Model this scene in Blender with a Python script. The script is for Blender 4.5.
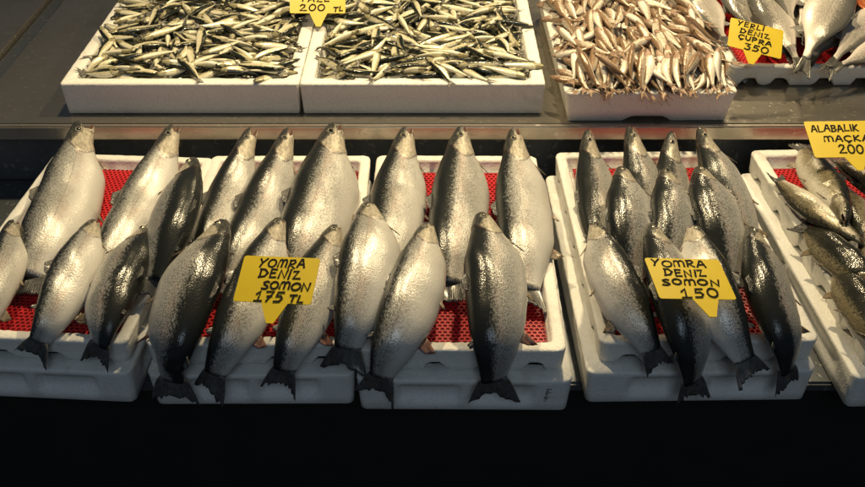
import bpy, bmesh, math, random
import numpy as np
from mathutils import Vector, Matrix, Euler

for o in list(bpy.data.objects):
    bpy.data.objects.remove(o)
scene = bpy.context.scene
COL = scene.collection

# ------------------------------------------------------------------ camera, world, lamps, exposure
F_PX, PITCH, CX, CY, H = 930.0, 36.5, 432.5, 243.5, 1.73
cam_d = bpy.data.cameras.new('camera')
cam = bpy.data.objects.new('camera', cam_d)
COL.objects.link(cam)
cam.location = (0, 0, H)
cam.rotation_euler = (math.radians(90 - PITCH), 0, 0)
cam_d.sensor_width = 36.0
cam_d.lens = F_PX / 865.0 * 36.0
cam_d.clip_start = 0.02
cam_d.clip_end = 100.0
scene.camera = cam

world = bpy.data.worlds.new('World')
scene.world = world
world.use_nodes = True
wb = world.node_tree.nodes['Background']
wb.inputs['Color'].default_value = (0.62, 0.78, 1.0, 1)
wb.inputs['Strength'].default_value = 0.06


def lamp(name, loc, target, power, size, color):
    d = bpy.data.lights.new(name, 'AREA')
    d.shape = 'DISK'
    d.size = size
    d.energy = power
    d.color = color
    o = bpy.data.objects.new(name, d)
    COL.objects.link(o)
    o.location = loc
    o.rotation_euler = (Vector(target) - Vector(loc)).to_track_quat('-Z', 'Y').to_euler()
    return o


WARM = (1.0, 0.785, 0.455)
lamp('stall_lamp', (-0.38, 1.78, 2.12), (-0.42, 1.30, 0.8), 15.5, 0.075, WARM)
lamp('stall_lamp', (0.30, 1.80, 2.12), (0.25, 1.35, 0.8), 17.5, 0.075, WARM)
lamp('stall_lamp', (0.95, 2.05, 2.12), (0.85, 1.75, 0.8), 8.5, 0.075, WARM)
lamp('stall_lamp', (0.75, 3.15, 1.90), (0.6, 1.7, 0.84), 8.0, 0.075, WARM)
lamp('hall_lamp', (0.2, -1.6, 3.2), (0, 1.1, 0.7), 12.5, 1.2, (0.68, 0.84, 1.0))

vs = scene.view_settings
vs.view_transform = 'Standard'
vs.look = 'None'
vs.exposure = 0.0
vs.gamma = 1.0
vs.use_curve_mapping = False

# ------------------------------------------------------------------ helpers
_t = math.radians(PITCH)
FWD = np.array([0, math.cos(_t), -math.sin(_t)])
UPV = np.array([0, math.sin(_t), math.cos(_t)])
RGT = np.array([1.0, 0, 0])
RIM = 0.80          # height of the rims of the front boxes
SHELF = 0.84        # height of the upper steel shelf


def at(px, py, z):
    """point at height z seen at photo pixel px, py"""
    d = FWD * F_PX + RGT * (px - CX) - UPV * (py - CY)
    k = (z - H) / d[2]
    return np.array([0, 0, H]) + d * k


def zdepth(p):
    return float((np.asarray(p) - np.array([0, 0, H])) @ FWD)


def tag(o, label, cat, group=None):
    o['label'] = label
    o['category'] = cat
    if group:
        o['group'] = group
    return o


def empty(name, loc):
    o = bpy.data.objects.new(name, None)
    o.empty_display_size = 0.02
    COL.objects.link(o)
    o.location = loc
    return o


def mesh_obj(name, verts, faces, mats, parent=None, smooth=True, mat_idx=None, attrs=None):
    m = bpy.data.meshes.new(name)
    m.from_pydata([tuple(v) for v in verts], [], faces)
    for mt in (mats if isinstance(mats, (list, tuple)) else [mats]):
        m.materials.append(mt)
    if mat_idx is not None:
        m.polygons.foreach_set('material_index', mat_idx)
    m.polygons.foreach_set('use_smooth', [smooth] * len(m.polygons))
    if attrs:
        for k, vals in attrs.items():
            vals = np.asarray(vals, dtype=np.float32)
            if vals.ndim == 1:
                a = m.attributes.new(k, 'FLOAT', 'POINT')
                a.data.foreach_set('value', vals)
            else:
                a = m.attributes.new(k, 'FLOAT_VECTOR', 'POINT')
                a.data.foreach_set('vector', vals.ravel())
    m.update()
    o = bpy.data.objects.new(name, m)
    COL.objects.link(o)
    if parent is not None:
        o.parent = parent
    return o


# ------------------------------------------------------------------ materials
class NT:
    def __init__(self, name):
        self.m = bpy.data.materials.new(name)
        self.m.use_nodes = True
        self.t = self.m.node_tree
        self.bsdf = self.t.nodes['Principled BSDF']

    def n(self, kind, **kw):
        nd = self.t.nodes.new(kind)
        for k, v in kw.items():
            if k == 'op':
                nd.operation = v
            else:
                setattr(nd, k, v)
        return nd

    def link(self, a, b):
        self.t.links.new(a, b)

    def math(self, op, a, b=None, c=None, clamp=False):
        nd = self.n('ShaderNodeMath', op=op)
        nd.use_clamp = clamp
        for i, v in enumerate((a, b, c)):
            if v is None:
                continue
            if isinstance(v, (int, float)):
                nd.inputs[i].default_value = v
            else:
                self.link(v, nd.inputs[i])
        return nd.outputs[0]

    def smooth(self, v, lo, hi, a=0.0, b=1.0):
        nd = self.n('ShaderNodeMapRange', interpolation_type='SMOOTHSTEP')
        self.link(v, nd.inputs[0])
        for i, x in enumerate((lo, hi, a, b)):
            nd.inputs[i + 1].default_value = x
        return nd.outputs[0]

    def mix(self, fac, a, b, mode='MIX'):
        nd = self.n('ShaderNodeMix', data_type='RGBA', blend_type=mode)
        for sock, v in ((nd.inputs[0], fac), (nd.inputs[6], a), (nd.inputs[7], b)):
            if isinstance(v, (int, float)):
                sock.default_value = v
            elif isinstance(v, tuple):
                sock.default_value = v + (1,) if len(v) == 3 else v
            else:
                self.link(v, sock)
        return nd.outputs[2]

    def noise(self, vec, scale, detail=2.0, rough=0.5):
        nd = self.n('ShaderNodeTexNoise')
        self.link(vec, nd.inputs['Vector'])
        nd.inputs['Scale'].default_value = scale
        nd.inputs['Detail'].default_value = detail
        nd.inputs['Roughness'].default_value = rough
        return nd.outputs[0]

    def voronoi(self, vec, scale, feature='F1', rnd=1.0):
        nd = self.n('ShaderNodeTexVoronoi', feature=feature)
        self.link(vec, nd.inputs['Vector'])
        nd.inputs['Scale'].default_value = scale
        nd.inputs['Randomness'].default_value = rnd
        return nd

    def attr(self, name, kind='GEOMETRY'):
        nd = self.n('ShaderNodeAttribute', attribute_type=kind)
        nd.attribute_name = name
        return nd

    def bump(self, h, strength, dist, prev=None):
        nd = self.n('ShaderNodeBump')
        nd.inputs['Strength'].default_value = strength
        nd.inputs['Distance'].default_value = dist
        self.link(h, nd.inputs['Height'])
        if prev is not None:
            self.link(prev, nd.inputs['Normal'])
        return nd.outputs[0]

    def set(self, **kw):
        for k, v in kw.items():
            s = self.bsdf.inputs[k.replace('_', ' ')]
            if isinstance(v, tuple):
                s.default_value = v + (1,) if len(v) == 3 else v
            elif isinstance(v, (int, float)):
                s.default_value = v
            else:
                self.link(v, s)


def coords(t, kind='Object'):
    return t.n('ShaderNodeTexCoord').outputs[kind]


def foam_material(name, base=(0.78, 0.77, 0.72), dirt=0.40):
    t = NT(name)
    v = coords(t)
    rnd = t.n('ShaderNodeObjectInfo').outputs['Random']
    off = t.n('ShaderNodeVectorMath', op='ADD')
    t.link(v, off.inputs[0])
    t.link(t.math('MULTIPLY', rnd, 13.0), off.inputs[1])
    v2 = off.outputs[0]
    big = t.noise(v2, 9.0, 4.0, 0.6)
    fine = t.noise(v2, 60.0, 3.0, 0.6)
    bead = t.voronoi(v, 240.0)
    beadd = bead.outputs['Distance']
    stain = t.smooth(big, 0.52, 0.75)
    stain = t.math('MULTIPLY', stain, t.smooth(fine, 0.30, 0.68))
    c = t.mix(t.math('MULTIPLY', stain, dirt), base, (0.42, 0.36, 0.27))
    drip = t.smooth(t.noise(v2, 26.0, 5.0, 0.7), 0.62, 0.74)
    c = t.mix(t.math('MULTIPLY', drip, dirt * 0.55), c, (0.34, 0.27, 0.19))
    c = t.mix(t.math('MULTIPLY', t.smooth(beadd, 0.35, 0.75), 0.26), c, (0.55, 0.54, 0.5))
    t.set(Base_Color=c, Roughness=0.62)
    t.bsdf.inputs['Subsurface Weight'].default_value = 0.0
    b = t.bump(t.math('MULTIPLY', beadd, -1.0), 0.32, 0.0012)
    b = t.bump(fine, 0.15, 0.0012, b)
    t.set(Normal=b)
    return t.m


M = {}
M['foam'] = foam_material('foam')
M['foam_wet'] = foam_material('foam_wet', (0.75, 0.75, 0.72), 0.55)


def steel_material(name, base, rough, streak_axis=(4.0, 220.0, 40.0)):
    t = NT(name)
    v = coords(t)
    mp = t.n('ShaderNodeMapping')
    mp.inputs['Scale'].default_value = streak_axis
    t.link(v, mp.inputs['Vector'])
    br = t.noise(mp.outputs[0], 3.0, 3.0, 0.6)
    sm = t.noise(v, 6.0, 5.0, 0.65)
    drops = t.smooth(t.noise(v, 85.0, 2.0, 0.5), 0.62, 0.68)
    r = t.math('ADD', t.math('MULTIPLY', br, 0.12), t.math('MULTIPLY', sm, 0.28))
    r = t.math('ADD', r, rough - 0.18)
    c = t.mix(t.smooth(sm, 0.35, 0.75), base, tuple(x * 0.72 for x in base))
    c = t.mix(t.math('MULTIPLY', drops, 0.35), c, (0.6, 0.58, 0.52))
    t.set(Base_Color=c, Roughness=r, Metallic=0.9)
    b = t.bump(br, 0.06, 0.001)
    b = t.bump(drops, 0.25, 0.0012, b)
    t.set(Normal=b)
    return t.m


M['steel'] = steel_material('brushed_steel', (0.42, 0.39, 0.335), 0.30)
M['steel_lamplit'] = steel_material('lamplit_steel', (0.56, 0.52, 0.45), 0.36)  # lip steel lightened, lamp reflection put into its base colour
M['steel_shaded'] = steel_material('shaded_steel', (0.20, 0.22, 0.24), 0.45)  # darkened steel for recessed parts, shelf shadow put into the colour

t = NT('shadowed_panel')  # dark panel, shadow below the boxes put into its near-black colour
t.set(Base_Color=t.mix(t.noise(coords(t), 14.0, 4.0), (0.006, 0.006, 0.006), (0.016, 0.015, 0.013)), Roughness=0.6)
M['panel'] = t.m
t = NT('wet_floor')
t.set(Base_Color=t.mix(t.noise(coords(t), 5.0, 4.0), (0.02, 0.02, 0.02), (0.05, 0.045, 0.04)), Roughness=0.35)
M['floor'] = t.m

t = NT('red_plastic')
nz = t.noise(coords(t), 70.0, 2.0)
t.set(Base_Color=t.mix(nz, (0.50, 0.012, 0.02), (0.68, 0.03, 0.035)), Roughness=0.42)
t.bsdf.inputs['Coat Weight'].default_value = 0.05
M['red'] = t.m
t = NT('red_plastic_sheet')
t.set(Base_Color=(0.22, 0.006, 0.010), Roughness=0.5)
M['red_deep'] = t.m

t = NT('yellow_card')
nz = t.noise(coords(t), 30.0, 3.0)
t.set(Base_Color=t.mix(nz, (0.53, 0.39, 0.010), (0.62, 0.465, 0.014)), Roughness=0.42)
t.bsdf.inputs['Specular IOR Level'].default_value = 0.35
M['card'] = t.m
t = NT('marker_ink')
t.set(Base_Color=(0.008, 0.006, 0.006), Roughness=0.7)
t.bsdf.inputs['Specular IOR Level'].default_value = 0.15
M['ink'] = t.m


def fish_material(name, back, flank, belly, head, spots=0.7, spot_scale=200.0, scale_size=400.0, spot_low=0.0,
                  metallic=0.18, rough=0.32, stripe=None, bumpk=1.0, speck=0.5, back_edge=0.45, gill_dark=0.85, head_dark=0.75, head_top=0.02):
    t = NT(name)
    d = t.attr('dorsal').outputs['Fac']
    s = t.attr('axial').outputs['Fac']
    g = t.attr('gill').outputs['Fac']
    uv = t.attr('skin').outputs['Vector']
    tone = t.attr('tone', 'OBJECT').outputs['Fac']
    rnd = t.n('ShaderNodeObjectInfo').outputs['Random']
    off = t.n('ShaderNodeVectorMath', op='ADD')
    t.link(uv, off.inputs[0])
    t.link(t.math('MULTIPLY', rnd, 7.0), off.inputs[1])
    v = off.outputs[0]
    n1 = t.noise(v, 22.0, 3.0, 0.6)
    n2 = t.noise(v, 260.0, 2.0, 0.6)
    n3 = t.noise(v, 640.0, 1.0, 0.5)
    dd = t.math('ADD', d, t.math('MULTIPLY', t.math('SUBTRACT', n1, 0.5), 0.28))
    dd = t.math('ADD', dd, t.math('MULTIPLY', t.math('SUBTRACT', n2, 0.5), 0.75))
    dd = t.math('ADD', dd, tone)
    c = t.mix(t.smooth(dd, -0.75, -0.10), belly, flank)
    # fine silver scale speckle
    sp = t.smooth(n3, 0.30, 0.70, 1.0 - speck, 1.0 + speck * 0.35)
    c = t.mix(1.0, c, t.n('ShaderNodeCombineColor').outputs[0], 'MIX') if False else c
    comb = t.n('ShaderNodeCombineColor')
    for i in range(3):
        t.link(sp, comb.inputs[i])
    spk_mask = t.smooth(dd, -0.75, 0.05)
    c = t.mix(spk_mask, c, t.mix(1.0, c, comb.outputs[0], 'MULTIPLY'))
    if stripe:
        band = t.math('MULTIPLY', t.smooth(d, -0.30, 0.0), t.smooth(d, 0.35, 0.05))
        band = t.math('MULTIPLY', band, t.smooth(n1, 0.35, 0.65))
        c = t.mix(t.math('MULTIPLY', band, 0.26), c, stripe)
    bk = t.smooth(dd, back_edge - 0.26, back_edge + 0.16)
    c = t.mix(bk, c, back)
    blot = t.smooth(t.noise(v, 9.0, 3.0, 0.6), 0.35, 0.70, 0.0, 0.35)
    c = t.mix(blot, c, t.mix(1.0, c, (0.62, 0.60, 0.56), 'MULTIPLY'))
    # head
    hd = t.smooth(g, 0.004, -0.012)
    hc = t.mix(t.smooth(t.math('ADD', t.math('ADD', d, t.math('MULTIPLY', t.math('SUBTRACT', n2, 0.5), 0.5)), t.math('MULTIPLY', t.math('SUBTRACT', 0.085, s), 4.5)), head_top, head_top + 0.30), head, tuple(1.1 * q + 0.008 for q in back))
    hn = t.math('MULTIPLY', t.smooth(t.noise(v, 75.0, 3.0, 0.6), 0.42, 0.62), t.smooth(s, 0.13, 0.03, 0.20, 1.25))
    hc = t.mix(t.math('MULTIPLY', t.smooth(t.noise(v, 130.0, 3.0, 0.65), 0.40, 0.66), 0.55), hc, tuple(0.30 * q for q in head))
    hc = t.mix(t.math('MULTIPLY', hn, head_dark), hc, tuple(0.5 * q + 0.02 for q in back))
    c = t.mix(hd, c, hc)
    # spots
    if spots > 0:
        vo = t.voronoi(v, spot_scale)
        sz = t.n('ShaderNodeSeparateColor')
        t.link(vo.outputs['Color'], sz.inputs[0])
        thr = t.math('MULTIPLY', sz.outputs[0], 0.42)
        spot = t.math('LESS_THAN', vo.outputs['Distance'], thr)
        spot = t.math('MULTIPLY', spot, t.smooth(t.math('ADD', d, tone), spot_low - 0.1, spot_low + 0.35))
        c = t.mix(t.math('MULTIPLY', spot, spots), c, (0.02, 0.02, 0.018))
    # lateral line
    ll = t.math('LESS_THAN', t.math('ABSOLUTE', t.math('SUBTRACT', d, 0.12)), 0.018)
    ll = t.math('MULTIPLY', ll, t.math('GREATER_THAN', g, 0.01))
    c = t.mix(t.math('MULTIPLY', ll, 0.30), c, (0.09, 0.08, 0.07))
    # gill slit: blood, plus the shade of the crease put into the colour
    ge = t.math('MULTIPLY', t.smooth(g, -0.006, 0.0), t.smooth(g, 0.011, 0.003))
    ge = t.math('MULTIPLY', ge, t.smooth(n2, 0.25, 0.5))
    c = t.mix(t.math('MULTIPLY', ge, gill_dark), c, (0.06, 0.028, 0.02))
    # tail root darkens
    c = t.mix(t.math('MULTIPLY', t.smooth(t.math('ADD', s, t.math('MULTIPLY', t.math('SUBTRACT', n2, 0.5), 0.05)), 0.975, 1.0), 0.8), c, back)
    rg = t.math('ADD', rough - 0.12, t.math('MULTIPLY', n1, 0.26))
    rg = t.math('SUBTRACT', rg, t.math('MULTIPLY', bk, 0.13))
    t.bsdf.inputs['Specular IOR Level'].default_value = 0.40
    met = t.math('MULTIPLY', t.smooth(dd, -0.9, -0.3, 0.25, 1.0), metallic)
    t.set(Base_Color=c, Roughness=rg, Metallic=met)
    t.bsdf.inputs['Coat Weight'].default_value = 0.30
    t.set(Coat_Roughness=t.smooth(n3, 0.3, 0.7, 0.15, 0.30))
    sc = t.voronoi(uv, scale_size, rnd=0.75)
    b = t.bump(t.math('MULTIPLY', sc.outputs['Distance'], -1.0), 0.30 * bumpk, 0.0008)
    b = t.bump(n1, 0.12, 0.003, b)
    b = t.bump(n2, 0.16 * bumpk, 0.0009, b)
    t.set(Normal=b)
    wet = t.bump(n3, 0.10 * bumpk, 0.0008, b)
    t.link(wet, t.bsdf.inputs['Coat Normal'])
    return t.m


def fin_material(name, c1, c2, rough=0.4):
    t = NT(name)
    ray = t.attr('ray').outputs['Fac']
    root = t.attr('root').outputs['Fac']
    v = coords(t)
    n = t.noise(v, 160.0, 3.0)
    stripes = t.math('SINE', t.math('MULTIPLY', ray, 75.0))
    f = t.math('ADD', t.math('MULTIPLY', stripes, 0.25), t.math('MULTIPLY', n, 0.9))
    c = t.mix(t.smooth(f, 0.1, 0.8), c1, c2)
    t.set(Base_Color=c, Roughness=rough)
    t.bsdf.inputs['Coat Weight'].default_value = 0.4
    t.bsdf.inputs['Coat Roughness'].default_value = 0.2
    t.set(Normal=t.bump(stripes, 0.35, 0.0012, t.bump(n, 0.4, 0.001)))
    return t.m


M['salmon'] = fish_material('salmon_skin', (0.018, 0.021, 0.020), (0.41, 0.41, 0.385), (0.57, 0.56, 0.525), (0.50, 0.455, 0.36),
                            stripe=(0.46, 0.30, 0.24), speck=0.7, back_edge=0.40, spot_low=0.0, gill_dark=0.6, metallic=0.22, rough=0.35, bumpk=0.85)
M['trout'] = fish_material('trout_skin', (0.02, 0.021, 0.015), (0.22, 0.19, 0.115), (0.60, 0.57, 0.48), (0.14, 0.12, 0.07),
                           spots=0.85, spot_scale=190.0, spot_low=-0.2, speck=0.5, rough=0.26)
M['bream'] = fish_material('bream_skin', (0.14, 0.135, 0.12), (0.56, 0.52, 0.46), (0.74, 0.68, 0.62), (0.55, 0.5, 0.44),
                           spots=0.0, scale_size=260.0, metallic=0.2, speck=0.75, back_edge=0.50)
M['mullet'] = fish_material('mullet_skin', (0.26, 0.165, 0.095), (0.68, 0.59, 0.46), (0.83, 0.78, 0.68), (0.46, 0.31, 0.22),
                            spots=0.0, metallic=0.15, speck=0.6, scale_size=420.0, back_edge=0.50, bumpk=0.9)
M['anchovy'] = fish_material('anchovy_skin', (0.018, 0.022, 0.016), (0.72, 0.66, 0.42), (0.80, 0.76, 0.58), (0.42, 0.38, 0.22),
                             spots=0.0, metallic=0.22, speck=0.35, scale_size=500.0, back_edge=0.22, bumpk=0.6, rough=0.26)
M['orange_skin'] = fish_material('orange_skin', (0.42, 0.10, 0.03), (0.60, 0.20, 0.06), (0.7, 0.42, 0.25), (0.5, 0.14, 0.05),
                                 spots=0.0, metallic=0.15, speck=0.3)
M['fin_dark'] = fin_material('dark_fin', (0.016, 0.016, 0.016), (0.12, 0.118, 0.11), 0.32)
M['fin_tan'] = fin_material('tan_fin', (0.07, 0.05, 0.03), (0.26, 0.19, 0.11))
M['fin_red'] = fin_material('reddish_fin', (0.10, 0.03, 0.022), (0.30, 0.15, 0.10))
M['fin_grey'] = fin_material('grey_fin', (0.05, 0.048, 0.044), (0.30, 0.28, 0.24))
M['fin_slate'] = fin_material('slate_fin', (0.012, 0.012, 0.011), (0.10, 0.095, 0.08))
M['fin_rose'] = fin_material('rose_fin', (0.16, 0.085, 0.05), (0.48, 0.33, 0.22))
t = NT('eye_iris'); t.set(Base_Color=(0.46, 0.42, 0.30), Roughness=0.15, Metallic=0.4); M['iris'] = t.m
t = NT('eye_pupil'); t.set(Base_Color=(0.006, 0.006, 0.006), Roughness=0.06); M['pupil'] = t.m
t = NT('mouth_lining'); t.set(Base_Color=(0.10, 0.05, 0.035), Roughness=0.35); M['mouth'] = t.m

# ------------------------------------------------------------------ fish generator
SALMON = dict(s=[0, .022, .055, .10, .145, .188, .225, .262, .325, .40, .50, .60, .70, .78, .86, .93, 1.0],
              hd=[.060, .088, .130, .178, .212, .238, .270, .300, .345, .375, .388, .385, .370, .335, .285, .232, .190],
              hv=[.060, .088, .126, .174, .222, .272, .345, .415, .500, .545, .560, .545, .505, .440, .355, .262, .190],
              ht=[.045, .068, .104, .142, .172, .196, .224, .252, .296, .322, .332, .320, .290, .245, .188, .120, .062],
              body=0.875, gill=0.186, mouth=0.060, tail_h=0.325, fork=0.34, eye_s=0.090, eye_r=0.056)
TROUT = dict(SALMON, hv=[v * .90 for v in SALMON['hv']])
BREAM = dict(s=[0, .02, .05, .09, .14, .19, .24, .32, .40, .50, .60, .70, .78, .86, .93, 1.0],
             hd=[.07, .12, .20, .29, .37, .43, .47, .51, .52, .52, .50, .44, .33, .19, .10, .085],
             hv=[.06, .09, .14, .20, .27, .33, .38, .44, .47, .48, .46, .39, .29, .17, .09, .08],
             ht=[.04, .06, .085, .115, .14, .16, .17, .185, .19, .185, .165, .13, .095, .06, .035, .025],
             body=0.86, gill=0.25, mouth=0.05, tail_h=0.19, fork=0.38, eye_s=0.125, eye_r=0.045)
MULLET = dict(s=[0, .03, .08, .14, .20, .27, .36, .46, .56, .68, .80, .90, 1.0],
              hd=[.10, .20, .33, .42, .47, .50, .50, .48, .43, .34, .24, .17, .15],
              hv=[.08, .13, .20, .28, .35, .41, .46, .47, .44, .35, .24, .16, .14],
              ht=[.08, .13, .19, .24, .28, .31, .33, .33, .30, .23, .15, .09, .05],
              body=0.80, gill=0.22, mouth=0.04, tail_h=0.42, fork=0.5, eye_s=0.10, eye_r=0.07)
ANCHOVY = dict(s=[0, .03, .08, .14, .20, .27, .36, .46, .56, .68, .80, .90, 1.0],
               hd=[.10, .19, .29, .36, .40, .43, .45, .45, .43, .37, .28, .20, .16],
               hv=[.07, .14, .25, .35, .43, .49, .54, .55, .51, .41, .29, .20, .15],
               ht=[.06, .11, .17, .22, .26, .29, .31, .31, .29, .23, .16, .10, .05],
               body=0.84, gill=0.22, mouth=0.08, tail_h=0.50, fork=0.55, eye_s=0.09, eye_r=0.10)


class Path:
    """smooth centre line through control points, sampled by arc length"""

    def __init__(self, pts):
        P = np.array(pts, float)
        P = np.vstack([2 * P[0] - P[1], P, 2 * P[-1] - P[-2]])
        out = []
        for i in range(1, len(P) - 2):
            p0, p1, p2, p3 = P[i - 1:i + 3]
            for u in np.linspace(0, 1, 24, endpoint=False):
                out.append(0.5 * (2 * p1 + (p2 - p0) * u + (2 * p0 - 5 * p1 + 4 * p2 - p3) * u * u + (3 * p1 - p0 - 3 * p2 + p3) * u ** 3))
        out.append(P[-2])
        self.p = np.array(out)
        seg = np.linalg.norm(np.diff(self.p, axis=0), axis=1)
        self.a = np.concatenate([[0], np.cumsum(seg)])
        self.L = self.a[-1]
        tg = np.gradient(self.p, axis=0)
        k = np.ones(9) / 9
        pad = np.vstack([np.repeat(tg[:1], 4, 0), tg, np.repeat(tg[-1:], 4, 0)])
        self.t = np.stack([np.convolve(pad[:, i], k, 'valid') for i in range(3)], 1)

    def pos(self, f):
        q = np.clip(f, 0, 1) * self.L
        return np.array([np.interp(q, self.a, self.p[:, i]) for i in range(3)])

    def tan(self, f):
        q = np.clip(f, 0, 1) * self.L
        v = np.array([np.interp(q, self.a, self.t[:, i]) for i in range(3)])
        return v / np.linalg.norm(v)


class Fish:
    def __init__(self, pts, W, prof, side=1, roll=0.0, gape=0.0, seed=0, origin=None, thick=1.0, blunt=0.0, ref=(0, 0, 1)):
        self.path = Path(pts)
        self.W, self.pr, self.side, self.roll, self.gape = W, prof, side, roll, gape
        self.rng = random.Random(seed)
        self.o = np.array(origin if origin is not None else [0, 0, 0], float)
        self.L = self.path.L
        self.thick = thick
        self.blunt = blunt
        self.gx, self.kd, self.kv = self.rng.uniform(.90, 1.14), self.rng.uniform(.95, 1.04), self.rng.uniform(.92, 1.06)
        self.ph = [self.rng.uniform(0, 6.28) for _ in range(4)]
        self.ref = np.array(ref, float)

    def dims(self, s):
        p = self.pr
        if s < .32:
            s = s + self.blunt * (1 - s / .32)
        q = s ** self.gx
        if s > .32:
            s = s + (q - s) * min(1, (s - .32) * 6)
        return [np.interp(s, p['s'], p[k]) * self.W * m for k, m in (('hd', self.kd), ('hv', self.kv))] + [np.interp(s, p['s'], p['ht']) * self.W * self.thick]

    def frame(self, s):
        f = s * self.pr['body']
        c = self.path.pos(f) - self.o
        T = self.path.tan(f)
        up = self.ref
        N = up - (up @ T) * T
        N /= np.linalg.norm(N)
        D = np.cross(N, T) * -self.side        # dorsal direction
        r = self.roll
        D, N = D * math.cos(r) + N * math.sin(r), N * math.cos(r) - D * math.sin(r)
        return c, T, D, N

    def surf(self, s, phi):
        c, T, D, N = self.frame(s)
        hd, hv, ht = self.dims(s)
        h = hd if math.cos(phi) > 0 else hv
        p = c + D * h * math.cos(phi) + N * ht * math.sin(phi)
        nrm = D * math.cos(phi) * ht + N * math.sin(phi) * h
        nrm /= np.linalg.norm(nrm) + 1e-9
        return p, nrm, T, D, N

    def body(self, nr=(30, 30), ns=36):
        pr = self.pr
        ts = np.concatenate([np.linspace(0, 0.29, nr[0]), np.linspace(0.29, 1.0, nr[1])[1:]])
        phis = np.linspace(-math.pi, math.pi, ns, endpoint=False)
        PM = 1.95
        V, dor, axi, gil, skin = [], [], [], [], []
        w0 = pr['mouth']

        def vert(s, phi, inset=1.0, push=0.0):
            c, T, D, N = self.frame(min(s + push, 1.0))
            hd, hv, ht = self.dims(s)
            gs = pr['gill'] - 0.012 + 0.062 * math.exp(-((abs(phi) - 1.65) / 0.62) ** 2) - 0.02 * math.exp(-((abs(phi)) / 0.7) ** 2)
            gv = s - gs
            bul = 1.0
            if gv < 0:
                bul = 1.0 + 0.055 * math.exp(-(gv / 0.06) ** 2)
            elif gv < 0.02:
                bul = 1.0 - 0.03 * (1 - gv / 0.02)
            ca, sa = math.cos(phi), math.sin(phi)
            h = hd if ca > 0 else hv
            y = h * ca * (1 + (bul - 1) * 0.4)
            z = ht * bul * math.copysign(abs(sa) ** 0.92, sa)
            if s < 0.03:
                q = 1 - s / 0.03
                k = max(0.35, math.sqrt(max(0.0, 1 - q * q)))
                ym = hv * math.cos(PM)
                y = ym + (y - ym) * k
                z *= 0.35 + 0.65 * k
            if s < 0.13 and self.gape:
                k = (0.13 - s) / 0.13
                y += self.gape * self.W * k * (0.45 if abs(phi) < PM else -1.0)
            if s > .2:
                w = min(1, (s - .2) * 8) * min(1, (1.0 - s) * 8)
                z *= 1 + w * (.035 * math.sin(9 * s + 2 * ca + self.ph[0]) + .03 * math.sin(21 * s + 3 * ca + self.ph[1]))
                y *= 1 + w * (.012 * math.sin(13 * s + self.ph[2]) + .010 * math.sin(31 * s + self.ph[3]))
            p = c + (D * y + N * z) * inset
            return p, ca, gv

        for t_ in ts:
            for ph in phis:
                s0 = w0 * math.exp(-((abs(ph) - PM) / 0.42) ** 2)
                s = t_ + s0 * (1 - t_) ** 8
                p, ca, gv = vert(s, ph)
                V.append(p); dor.append(ca); axi.append(s); gil.append(gv)
                skin.append((s * self.L * pr['body'], ph * self.W * 0.42, 0.0))
        F, mi = [], []
        n = len(ts)
        for i in range(n - 1):
            for j in range(ns):
                a, b = i * ns + j, i * ns + (j + 1) % ns
                F.append((a, b, b + ns, a + ns)); mi.append(0)
        # mouth cavity
        base = len(V)
        for ins, push in ((0.80, 0.004), (0.62, 0.045)):
            for ph in phis:
                s0 = w0 * math.exp(-((abs(ph) - PM) / 0.42) ** 2)
                p, ca, gv = vert(s0, ph, ins, push)
                V.append(p); dor.append(ca); axi.append(0.0); gil.append(-.1); skin.append((0, 0, 0))
        for j in range(ns):
            j2 = (j + 1) % ns
            F.append((j2, j, base + j, base + j2)); mi.append(1)
            F.append((base + j2, base + j, base + ns + j, base + ns + j2)); mi.append(1)
        c = self.frame(0.13)[0]
        V.append(c); dor.append(0); axi.append(0); gil.append(-.1); skin.append((0, 0, 0))
        for j in range(ns):
            F.append((base + ns + (j + 1) % ns, base + ns + j, len(V) - 1)); mi.append(1)
        # tail end cap
        c = self.frame(1.0)[0]
        V.append(c); dor.append(0); axi.append(1); gil.append(.5); skin.append((0, 0, 0))
        e = (n - 1) * ns
        for j in range(ns):
            F.append((e + j, e + (j + 1) % ns, len(V) - 1)); mi.append(0)
        if self.side < 0:
            F = [tuple(reversed(f)) for f in F]
        return V, F, mi, dict(dorsal=dor, axial=axi, gill=gil, skin=skin)

    def tail(self, nx=18, ny=7, spread=1.0, twist=0.0, th=0.0012, ragged=0.14):
        pr = self.pr
        c0, T0, D0, N0 = self.frame(0.985)
        D0, N0 = D0 * math.cos(self.roll) - N0 * math.sin(self.roll), N0 * math.cos(self.roll) + D0 * math.sin(self.roll)
        V, ray, root = [], [], []
        tailL = self.L * (1 - pr['body'] * 0.985)
        wob = self.rng.uniform(0, 6)
        rag = [self.rng.uniform(-ragged, ragged * 0.3) for _ in range(nx + 1)]
        for sgn in (1, -1):
            for j in range(ny + 1):
                v = j / ny
                for i in range(nx + 1):
                    u = -1 + 2 * i / nx
                    ln = (1 - pr['fork'] + pr['fork'] * abs(u) ** 1.6) * (1 + rag[i] * v ** 3)
                    f = pr['body'] * 0.985 + (1 - pr['body'] * 0.985) * v * ln
                    c = self.path.pos(f) - self.o
                    a = twist * v
                    D, N = D0 * math.cos(a) + N0 * math.sin(a), N0 * math.cos(a) - D0 * math.sin(a)
                    rt = 0.92 * float(np.interp(1.0, pr['s'], pr['hd']))
                    half = (rt + (pr['tail_h'] * spread - rt) * v ** 0.75) * self.W
                    wav = math.sin(u * 3.0 + wob + v) * 0.05 * self.W * v + 0.016 * self.W * math.sin(u * 26) * v
                    tt = th * (1.3 - v) + 0.0002
                    V.append(c + D * u * half + N * (wav + sgn * tt))
                    ray.append(u); root.append(v)
        F = []
        m = (nx + 1) * (ny + 1)
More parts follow.
